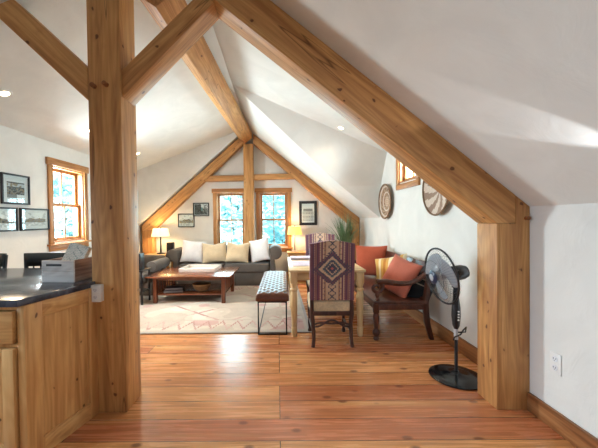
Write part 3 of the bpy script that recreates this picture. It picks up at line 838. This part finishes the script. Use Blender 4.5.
for sx in (-.1675, .1675): MB().box((sx - .007, -bl_ + .03, 0), (sx + .007, bl_ - .03, .015), .002).build('stretcher', blackmetal, be)


# ------------------------------------------------------------------ dining table
dt = empty('dining_table', (.575, 4.17, 0), R(-1), 'cream farmhouse dining table with turned legs behind the kilim chair', 'dining table')
MB().box((-.44, -.62, .76), (.44, .62, .79), .008).build('tabletop', cream_x, dt)
MB().box((-.36, -.54, .655), (.36, -.515, .76), .003).build('apron', cream_x, dt)
MB().box((-.36, .515, .655), (.36, .54, .76), .003).build('apron', cream_x, dt)
cream_y = wood('cream_table_y', (236, 212, 168), (222, 194, 146), (198, 166, 118), axis=1, rough=.4, knots=0)
for ax in (-.39, .365): MB().box((ax, -.51, .655), (ax + .025, .51, .76), .003).build('side_apron', cream_y, dt)
prof = [(.024, 0), (.03, .01), (.036, .10), (.028, .115), (.03, .13), (.038, .30), (.041, .48), (.034, .53), (.044, .545), (.044, .56), (.03, .575), (.04, .60), (.045, .62), (.045, .63)]
for sx in (-1, 1):
    for sy in (-1, 1):
        MB().lathe(prof, (sx * .385, sy * .545, 0), 18).box((sx * .385 - .042, sy * .545 - .042, .63), (sx * .385 + .042, sy * .545 + .042, .76), .004).build('leg', cream_z, dt)
# striped place mats / folded cloths
ST = [fabric('stripe_tone', c, .08, 200) for c in ((214, 196, 206), (164, 130, 164), (232, 222, 226))]
def mat_pat(u, v): k = int(v * 26) % 6; return (1, 0, 2, 0, 1, 2)[k]
def placemat(x, y, rz, label, n=1, wd=.44, dp=.31):
    e = MB()
    for q in range(n):
        z = .0105 * q
        e.grid(lambda u, v: Vector(((u - .5) * wd, (v - .5) * dp, z + .0055 + .001 * math.sin(u * 20))), 20, 26, mat_pat)
        e.mi = 0; e.box((-wd / 2, -dp / 2, z), (wd / 2, dp / 2, z + .004), 0)
    o = e.build('placemat', ST, smooth=False, fix=False); o.location = (x, y, .791); o.rotation_euler = (0, 0, rz)
    tag(o, label, 'placemat', 'striped placemats on the dining table')
placemat(.385, 4.58, R(0), 'purple striped placemat at the far left end of the table', 3, .4, .28)
placemat(.36, 4.08, R(2), 'purple striped placemat left of the kilim chair back', 1, .36, .45)
placemat(.82, 4.08, R(-4), 'purple striped placemat on the right side of the table', 1, .28, .5)


# ------------------------------------------------------------------ kilim dining chairs
KP = [fabric('kilim_tone', c, .14, 260) for c in ((128, 88, 102), (104, 78, 100), (206, 180, 156), (166, 130, 112), (84, 86, 104), (98, 116, 124), (196, 112, 114), (152, 112, 120))]
def kilim(u, v):
    """u across 0..1, v up 0..1: purple striped field, tan centre band, one large stepped lozenge"""
    NX, NY = 56, 72
    i, j = int(u * NX), int(v * NY)
    x = abs(i + .5 - NX / 2) / (NX / 2); y = j / NY
    cy = (y - .53) / .225; d = x / .70 + abs(cy)          # lozenge distance
    st = (abs(int(x * 14)) / 14) / .70 + abs(int(cy * 9)) / 9
    if d < .98:
        if d < .10: return 6
        if st < .24: return 4
        if st < .34: return 2 if (i + j) % 3 else 5
        if st < .50: return 4
        if st < .56: return 5
        if d < .90: return 2
        return 4
    if st < 1.12: return 4 if (i // 2 + j // 2) % 2 else 0
    if st < 1.26 and (i // 2 + j // 2) % 2: return 4
    if x < .27:
        # little crosses up the centre band
        yy = (y * 9) % 1
        if y > .78 or y < .24:
            k = abs(abs(yy - .5) * 2 - x / .17 if x < .17 else 1)
            if k < .22 and x < .17: return 4
        return 2
    if x < .32: return 3
    if x < .37: return 4 if j % 5 < 2 else 3
    if x < .42: return 2 if j % 7 else 3
    s = int((x - .42) * 24)
    base_ = (0, 1, 2, 7, 0, 1, 0, 3, 0, 7, 1, 0, 0, 0)[s % 14]
    if base_ == 7: return 7 if j % 3 else 2
    return base_
def make_chair(label):
    t = empty('dining_chair', (0, 0, 0), 0, label, 'chair', 'kilim dining chairs')
    W = .235
    def yb(z): return -.02 - .13 * max(0, (z - .5)) ** 1.2     # the back leans away from the table
    def top(x): return 1.115 + .034 * (max(0, math.cos(x / W * math.pi) * .5 + .5) ** .8) if abs(x) < W else 1.115
    def P(u, v, off):
        x = (2 * u - 1) * W; z = .50 + v * (top(x) - .50)
        return Vector((x, yb(z) + off, z))
    b = MB().grid(lambda u, v: P(u, v, -.012), 56, 72, kilim)
    b.grid(lambda u, v: P(u, v, .055), 56, 72, kilim)
    n = 56
    for v in (0, 1): b.grid(lambda u, w, v=v: P(u, v, -.012 + w * .067), n, 3, lambda u, w: 0)
    for u in (0, 1): b.grid(lambda v, w, u=u: P(u, v, -.012 + w * .067), 72, 3, lambda u, w: 0)
    bmesh.ops.remove_doubles(b.bm, verts=b.bm.verts, dist=.0005)
    b.build('backrest', KP, t, angle=50)
    cushion_box((-.235, -.02, .36), (.235, .45, .50), .3).build('seat', cream_fab, t)
    MB().box((-.225, -.015, .325), (.225, .44, .375), .006).build('seat_rail', walnut_z, t)
    for sx in (-1, 1):
        MB().tube([(sx * .21, -.05, 0), (sx * .20, -.04, .08), (sx * .205, -.005, .25), (sx * .215, .0, .34), (sx * .215, -.005, .56)], [.02, .019, .022, .026, .02], 8).build('leg', walnut_z, t)
        MB().lathe([(.022, 0), (.026, .02), (.016, .05), (.024, .12), (.018, .18), (.026, .26), (.026, .33)], (sx * .205, .41, 0), 12).build('leg', walnut_z, t)
        MB().tube([(sx * .205, 0, .16), (sx * .205, .2, .15), (sx * .205, .41, .16)], .013, 8).build('side_stretcher', walnut_z, t)
    b = MB()
    for q in (-1, 1):
        b.tube([(x * .2, .0, .235 + q * .018 * math.cos(x * 4.2) + .02 * math.cos(x * 3)) for x in [i / 8 - 1 for i in range(17)]], .011, 8)
    b.build('carved_stretcher', walnut_z, t)
    return t
c1 = make_chair('purple kilim upholstered chair with its back to the viewer'); c1.location = (.575, 3.36, 0); c1.rotation_euler = (0, 0, R(-1))
c2 = copy_tree(c1); c2.location = (.69, 5.03, 0); c2.rotation_euler = (0, 0, R(180)); c2['label'] = 'purple kilim chair facing the viewer at the far end of the table'


# ------------------------------------------------------------------ right lamp cabinet, lamp, plant
cb = empty('lamp_cabinet', (.50, 6.93, 0), 0, 'light wood side cabinet right of the sofa under the lamp', 'side table')
MB().box((-.30, -.19, .62), (.34, .19, .65), .005).build('tabletop', pine_x, cb)
MB().box((-.28, -.17, .50), (.32, .17, .62), .003).build('apron', pine_x, cb)
for sx in (-.26, .30):
    for sy in (-.15, .15): MB().box((sx - .022, sy - .022, 0), (sx + .022, sy + .022, .50), .003).build('leg', pine_z, cb)
MB().box((-.28, -.17, .15), (.32, .17, .175), .003).build('shelf', pine_x, cb)
lamp('table_lamp', (.375, 6.9, .65), shade_gold, .165, .135, .38, .56, None, 9, 'lit table lamp with gold shade right of the sofa', False)

pl = empty('potted_grass', (1.44, 6.62, 0), 0, 'tall spiky green grass plant in the far right corner', 'plant')
MB().lathe([(.13, 0), (.17, .06), (.19, .22), (.18, .36), (.165, .37), (.16, .33), (.0, .32)], seg=24).build('pot', pot_m, pl)
MB().lathe([(.09, .32), (.08, .62), (.0, .66)], seg=14).build('stem', plain('plant_stem', (96, 104, 60), .7, noise_amt=.3), pl)
b = MB(); rnd = random.Random(4)
for k in range(210):
    a = rnd.uniform(0, 6.283); sp_ = rnd.uniform(.05, .46); h = rnd.uniform(.62, .98) - .5 * sp_; r0 = rnd.uniform(0, .07)
    wd = rnd.uniform(.007, .013); dx, dy = math.cos(a), math.sin(a); pts = []
    droop = rnd.uniform(.0, .22) * sp_
    for q in range(7):
        f = q / 6; rr = r0 + sp_ * f ** 1.7
        pts.append((Vector((dx * rr, dy * rr, .62 + h * f - droop * f ** 3)), wd * (1 - f ** 2) + .001))
    if any(p.x > .36 or 1.44 + p.x > 1.60 and p.z < 1.3 and p.y > .3 or p.z > zr(1.44 + p.x) - .06 or p.y > .34 for p, ww in pts): continue
    V = [(b.bm.verts.new(p + Vector((-dy, dx, 0)) * ww), b.bm.verts.new(p + Vector((0, 0, ww * .5))), b.bm.verts.new(p - Vector((-dy, dx, 0)) * ww)) for p, ww in pts]
    for A, B in zip(V, V[1:]):
        b.bm.faces.new((A[0], A[1], B[1], B[0])); b.bm.faces.new((A[1], A[2], B[2], B[1]))
b.build('leaves', leaf_m, pl, fix=False)


# ------------------------------------------------------------------ carved settle on the right
SX0, SX1, SY0, SY1 = 1.09, 1.70, 3.50, 5.25
sb = empty('settle_bench', (SX0, SY0, 0), 0, 'dark carved wooden settle bench along the right wall', 'bench')
def T(x, y, z): return (x - SX0, y - SY0, z)
MB().box(T(1.07, 3.47, .405), T(1.66, 5.27, .445), .008).build('seat', dark_y, sb)
MB().box(T(1.085, 3.485, .34), T(1.115, 5.25, .405), .004).box(T(1.115, 3.485, .34), T(1.64, 3.515, .405), .004).box(T(1.115, 5.22, .34), T(1.64, 5.25, .405), .004).build('seat_rail', dark_y, sb)
lp = [(.028, 0), (.034, .015), (.022, .04), (.04, .075), (.04, .10), (.022, .13), (.03, .2), (.038, .27), (.026, .30), (.036, .32), (.036, .41)]
for y in (3.50, 5.235): MB().lathe(lp, T(1.10, y, 0), 16).build('front_leg', dark_z, sb)
for y in (3.50, 5.235):
    p = [(1.70, 0), (1.745, 0), (1.70, .20), (1.685, .40), (1.71, .62), (1.765, .86), (1.725, .88), (1.66, .64), (1.625, .42), (1.64, .2)]
    MB().prism([(a_ - SX0, b_) for a_, b_ in p], y - SY0 - .025, y - SY0 + .025, 'xz', .006).build('rear_leg', dark_z, sb)
    # scrolled arm: volute in front, sweep up to the back post
    pts = []
    for k in range(15):
        a_ = R(-150 + k * 27); r_ = .022 + .0036 * k
        pts.append((1.13 - r_ * math.cos(a_) , y, .60 - r_ * math.sin(a_) * -1))
    pts = [(1.11 + (.014 + .0046 * k) * math.cos(R(k * 34 - 26)), y, .592 + (.014 + .0046 * k) * math.sin(R(k * 34 - 26))) for k in range(15)]
    pts = [(x_, y_, z_) for x_, y_, z_ in pts if True]
    sw = [(1.115, y, .655), (1.22, y, .658), (1.36, y, .635), (1.48, y, .64), (1.58, y, .68), (1.67, y, .75)]
    b = MB().tube([T(*q) for q in pts], [.015 + .0008 * k for k in range(15)], 8)
    b.tube([T(*q) for q in sw], [.03, .032, .03, .028, .026, .024], 10)
    b.build('arm_rest', dark_y, sb)
    MB().lathe([(.022, .445), (.028, .46), (.018, .48), (.028, .51), (.02, .535), (.026, .56)], T(1.115, y, 0), 12).build('arm_support', dark_z, sb)
b = MB()
M_ = Matrix.Translation(T(1.715, 4.37, .75)) @ Matrix.Rotation(R(13), 4, 'Y')
b.box((-.018, -.87, -.09), (.018, .87, .11), .008, mat=M_)
b.build('back_panel', dark_y, sb)
b = MB()
for k in range(9): b.box((-.012, -.72 + .18 * k - .03, -.32), (.012, -.72 + .18 * k + .03, -.09), .003, mat=M_)
b.box((-.02, -.87, -.34), (.02, .87, -.29), .004, mat=M_)
b.build('back_slats', dark_z, sb)

YS = [fabric('yellow_stripe', c, .08, 200) for c in ((216, 170, 92), (238, 222, 186), (196, 128, 60), (150, 96, 60))]
pillow('throw_cushion', .50, .50, .17, rust_m, (1.50, 5.00, .69), (R(-10), 0, R(-18)), 'rust orange cushion at the far end of the settle')
pillow('throw_cushion', .46, .44, .15, YS, (1.49, 4.10, .665), (R(-24), R(-14), R(-44)), 'yellow and cream striped cushion in the middle of the settle', lambda u, v: (0, 0, 1, 0, 2, 0, 1, 1, 0, 3, 0, 1)[int(u * 11.9)])
pillow('throw_cushion', .40, .46, .19, salmon_m, (1.47, 3.76, .67), (R(-24), R(16), R(-58)), 'salmon pink cushion leaning behind the near arm of the settle')
BL = [fabric('blanket_tone', c, .1, 200) for c in ((26, 30, 34), (150, 140, 128), (88, 60, 44))]
pillow('throw_cushion', .40, .36, .12, BL, (1.62, 3.66, .575), (R(-12), R(20), R(-36)), 'black cushion with pale stripes in the near corner of the settle', lambda u, v: 1 if (v * 5 % 1) < .14 else 0)


# ------------------------------------------------------------------ pedestal fan
FX, FY = 1.52, 2.66
fa = empty('pedestal_fan', (FX, FY, 0), 0, 'black pedestal fan with grey blades beside the right wall', 'fan')
MB().lathe([(.0, 0), (.205, 0), (.215, .008), (.213, .016), (.19, .026), (.12, .032), (.05, .036), (.032, .05), (.024, .06), (.0, .06)], seg=40).build('base', gloss_black, fa)
MB().lathe([(.013, .055), (.013, .36)], (0, 0, 0), 14).build('pole', black_m, fa)
MB().lathe([(.017, .33), (.017, .42)], (0, 0, 0), 14).build('pole_collar', grey_pl, fa)
MB().lathe([(.016, .42), (.028, .45), (.036, .53), (.034, .60), (.024, .68), (.02, .79), (.0, .80)], (0, 0, 0), 16).build('control_column', black_m, fa)
b = MB()
for k in range(4): b.box((-.006 , -.042, .50 + .024 * k), (.006, -.034, .512 + .024 * k), .001)
b.build('control_button', white_pl, fa)
b = MB(); b.tube([(.0, -.03, .40), (.05, -.05, .41), (.075, -.02, .44), (.06, 0, .405), (.02, -.03, .38), (-.03, -.03, .36), (-.035, -.02, .33)], .006, 6)
b.build('power_cord', black_m, fa)
fwd = Vector((-.985, -.05, -.15)).normalized()
Mh = Matrix.Translation((-.085, -.02, .89)) @ Vector((0, 0, 1)).rotation_difference(fwd).to_matrix().to_4x4()
hd = MB().lathe([(.0, -.17), (.05, -.165), (.062, -.13), (.064, -.05), (.05, -.02), (.03, -.01), (.0, -.01)], seg=24, mat=Mh).build('motor_housing', black_m, fa)
MB().tube([(-.01, -.01, .78), (-.015, -.01, .84), (-.02, -.015, .885)], .026, 10).build('tilt_joint', black_m, fa)
RG = .235
# cage: rim rings and radial wires
def ringpts(r, h, n=48): return [Mh @ Vector((r * math.cos(6.2832 * k / n), r * math.sin(6.2832 * k / n), h)) for k in range(n)]
rim = MB().tube(ringpts(RG, .055), .008, 8, closed=True).build('cage_rim', black_m, fa)
cg = MB(); cf_ = MB()
for k in range(60):
    a_ = 6.2832 * k / 60
    def q(r, h, tw=0): return Mh @ Vector((r * math.cos(a_ + tw), r * math.sin(a_ + tw), h))
    cf_.tube([q(.045, .125), q(.12, .122, .08), q(.19, .10, .12), q(.225, .075, .13), q(RG, .055, .13)], .0007, 4, cap=False)
    if k % 2: cg.tube([q(.055, -.005), q(.14, -.005), q(.20, .01), q(.228, .035), q(RG, .055)], .0007, 4, cap=False)
cf_.tube(ringpts(.14, .119), .0015, 5, closed=True); cg.tube(ringpts(.16, .0), .0015, 5, closed=True)
wire = plain('cage_wire', (70, 72, 78), .5)
for o_, nm in ((cf_, 'front_cage'), (cg, 'rear_cage')): o_.build(nm, wire, fa)
hb = MB().lathe([(.055, .118), (.058, .126), (.045, .136), (.03, .138), (.0, .138)], seg=28, mat=Mh).build('badge', bluehub, fa)
MB().lathe([(.03, .1385), (.026, .142), (.0, .143)], seg=22, mat=Mh).build('badge_centre', grey_pl, hb)
MB().lathe([(.036, .03), (.036, .09), (.02, .1), (.0, .1)], seg=20, mat=Mh).build('hub', grey_pl, fa)
for k in range(3):
    a0 = 6.2832 * k / 3 + .5
    def bl(u, v):
        r = .03 + u * .175; span = .35 + .75 * math.sin(min(1, u * 1.15) * 2.2) ** .8
        a_ = a0 + (v - .5) * span * 1.5 + u * .5
        if u > .9: r = .03 + (.9 + (u - .9) * (1 - abs(2 * v - 1) ** 2)) * .175
        return Mh @ Vector((r * math.cos(a_), r * math.sin(a_), .05 + (v - .5) * .055 + .008 * u))
    o_ = MB().grid(bl, 12, 10).build('blade', blade_m, fa, fix=False); solid(o_, .003)


# ------------------------------------------------------------------ wall baskets
BP = [plain('basket_tone', c, .85, noise_amt=.2, noise_scale=120) for c in ((206, 190, 174), (150, 124, 106), (176, 146, 116), (128, 100, 76))]
def wall_basket(y, z, r, fn, depth, label):
    e = empty('wall_basket', (XF - .002, y, z), 0, label, 'basket', 'woven baskets hung on the right wall', rot=(0, R(-90), 0))
    def f(u, v):
        a_ = 6.2832 * u; rr = v * r
        return Vector((rr * math.cos(a_), rr * math.sin(a_), .012 + depth * (v ** 2.4)))
    b = MB().grid(f, 72, 24, fn, wrap_u=True)
    bmesh.ops.remove_doubles(b.bm, verts=b.bm.verts, dist=.0002)
    o = b.build('woven_bowl', BP, e, fix=False, angle=80); solid(o, .012)
    MB().tube([(r * math.cos(6.2832 * k / 48), r * math.sin(6.2832 * k / 48), .012 + depth) for k in range(48)], .011, 8, closed=True).build('rim', BP[3], e)
def coil(u, v):
    n = int(v * 16)
    if v < .3: return 2 if n % 2 else 0
    if .5 < v < .58 or .84 < v < .9: return 0
    return (3, 1, 2)[int(u * 36 + n * .8) % 3]
def swirl(u, v):
    k = (u * 8 + v * .5) % 1
    return 0 if k < .52 else 1
wall_basket(5.24, 1.655, .285, coil, .045, 'oval-looking brown woven basket left of the dormer window')
wall_basket(3.55, 1.70, .295, swirl, .05, 'round basket with pale and brown swirling wedges, partly behind the rafter')


# ------------------------------------------------------------------ outside: snow, trees, a shed roof
snow = plain('snow_ground', (226, 234, 240), .9, noise_amt=.05)
MB().box((-30, -6, -3.2), (30, 40, -3.0)).build('ground', snow, smooth=False)['kind'] = 'structure'
needle = [plain('frosted_needles', c, .9, noise_amt=.25, noise_scale=3) for c in ((168, 226, 232), (206, 240, 244), (142, 212, 220))]
bark = plain('bark', (96, 84, 74), .9, noise_amt=.3)
def make_tree(seed, h=9.0, r=2.2):
    rn = random.Random(seed)
    t = empty('conifer_tree', (0, 0, -3), 0, None, 'tree', 'frosted conifers outside the windows')
    MB().tube([(0, 0, 0), (.05, 0, h * .5), (0, 0, h)], [.22, .13, .02], 8).build('trunk', bark, t)
    b = MB()
    for k in range(8000):
        f = rn.random() ** 1.25; z = .6 + f * (h - .6); R_ = r * (1 - f) ** .8 * (.75 + .25 * math.sin(z * 5.0)) + .1
        a_ = rn.uniform(0, 6.2832); rr = R_ * math.sqrt(rn.uniform(.12, 1)); s_ = rn.uniform(.09, .19)
        p = Vector((rr * math.cos(a_), rr * math.sin(a_), z - .25 * rr))
        d1 = Vector((rn.uniform(-1, 1), rn.uniform(-1, 1), rn.uniform(-.5, .3))).normalized() * s_
        d2 = Vector((rn.uniform(-1, 1), rn.uniform(-1, 1), rn.uniform(-1, 1))).normalized() * s_ * .6
        fc = b.bm.faces.new([b.bm.verts.new(p - d1), b.bm.verts.new(p + d2), b.bm.verts.new(p + d1), b.bm.verts.new(p - d2)])
        fc.material_index = rn.choices((0, 1, 2), (5, 4, 2))[0]
    b.build('foliage', needle, t, smooth=False, fix=False)
    return t
tr = [make_tree(1, 9.0, 1.75), make_tree(2, 10, 1.8)]
G_, L_, D_ = 'outside the gable windows', 'outside the left side window', 'outside the dormer window'
allt = [(-1.75, 12.4, 1, G_), (.35, 12.3 + 2.9, 0, G_), (1.75, 12.0, 1, G_), (-3.4, 15.6, 0, G_), (3.8, 15.4, 1, G_), (-1.3, 18.6, 1, G_), (-4.9, 19.2, 0, G_), (2.3, 18.8, 0, G_)]
allt += [(-7.7, 11.2, 0, L_), (-8.2, 15.2, 1, L_), (-11.4, 13.2, 0, L_), (-11.6, 17.6, 1, L_), (6.4, 11.6, 1, D_), (6.9, 7.8, 0, D_)]
allt = [(x, y, k, 'frosted blue-green conifer ' + lb) for x, y, k, lb in allt]
used = set()
for i, (x, y, k, lb) in enumerate(allt):
    o = tr[k] if k not in used else copy_tree(tr[k]); used.add(k)
    o.location = (x, y, -3); o.rotation_euler = (0, 0, i * 1.3); o.scale = (1, 1, 1 + .08 * (i % 3)); o['label'] = lb
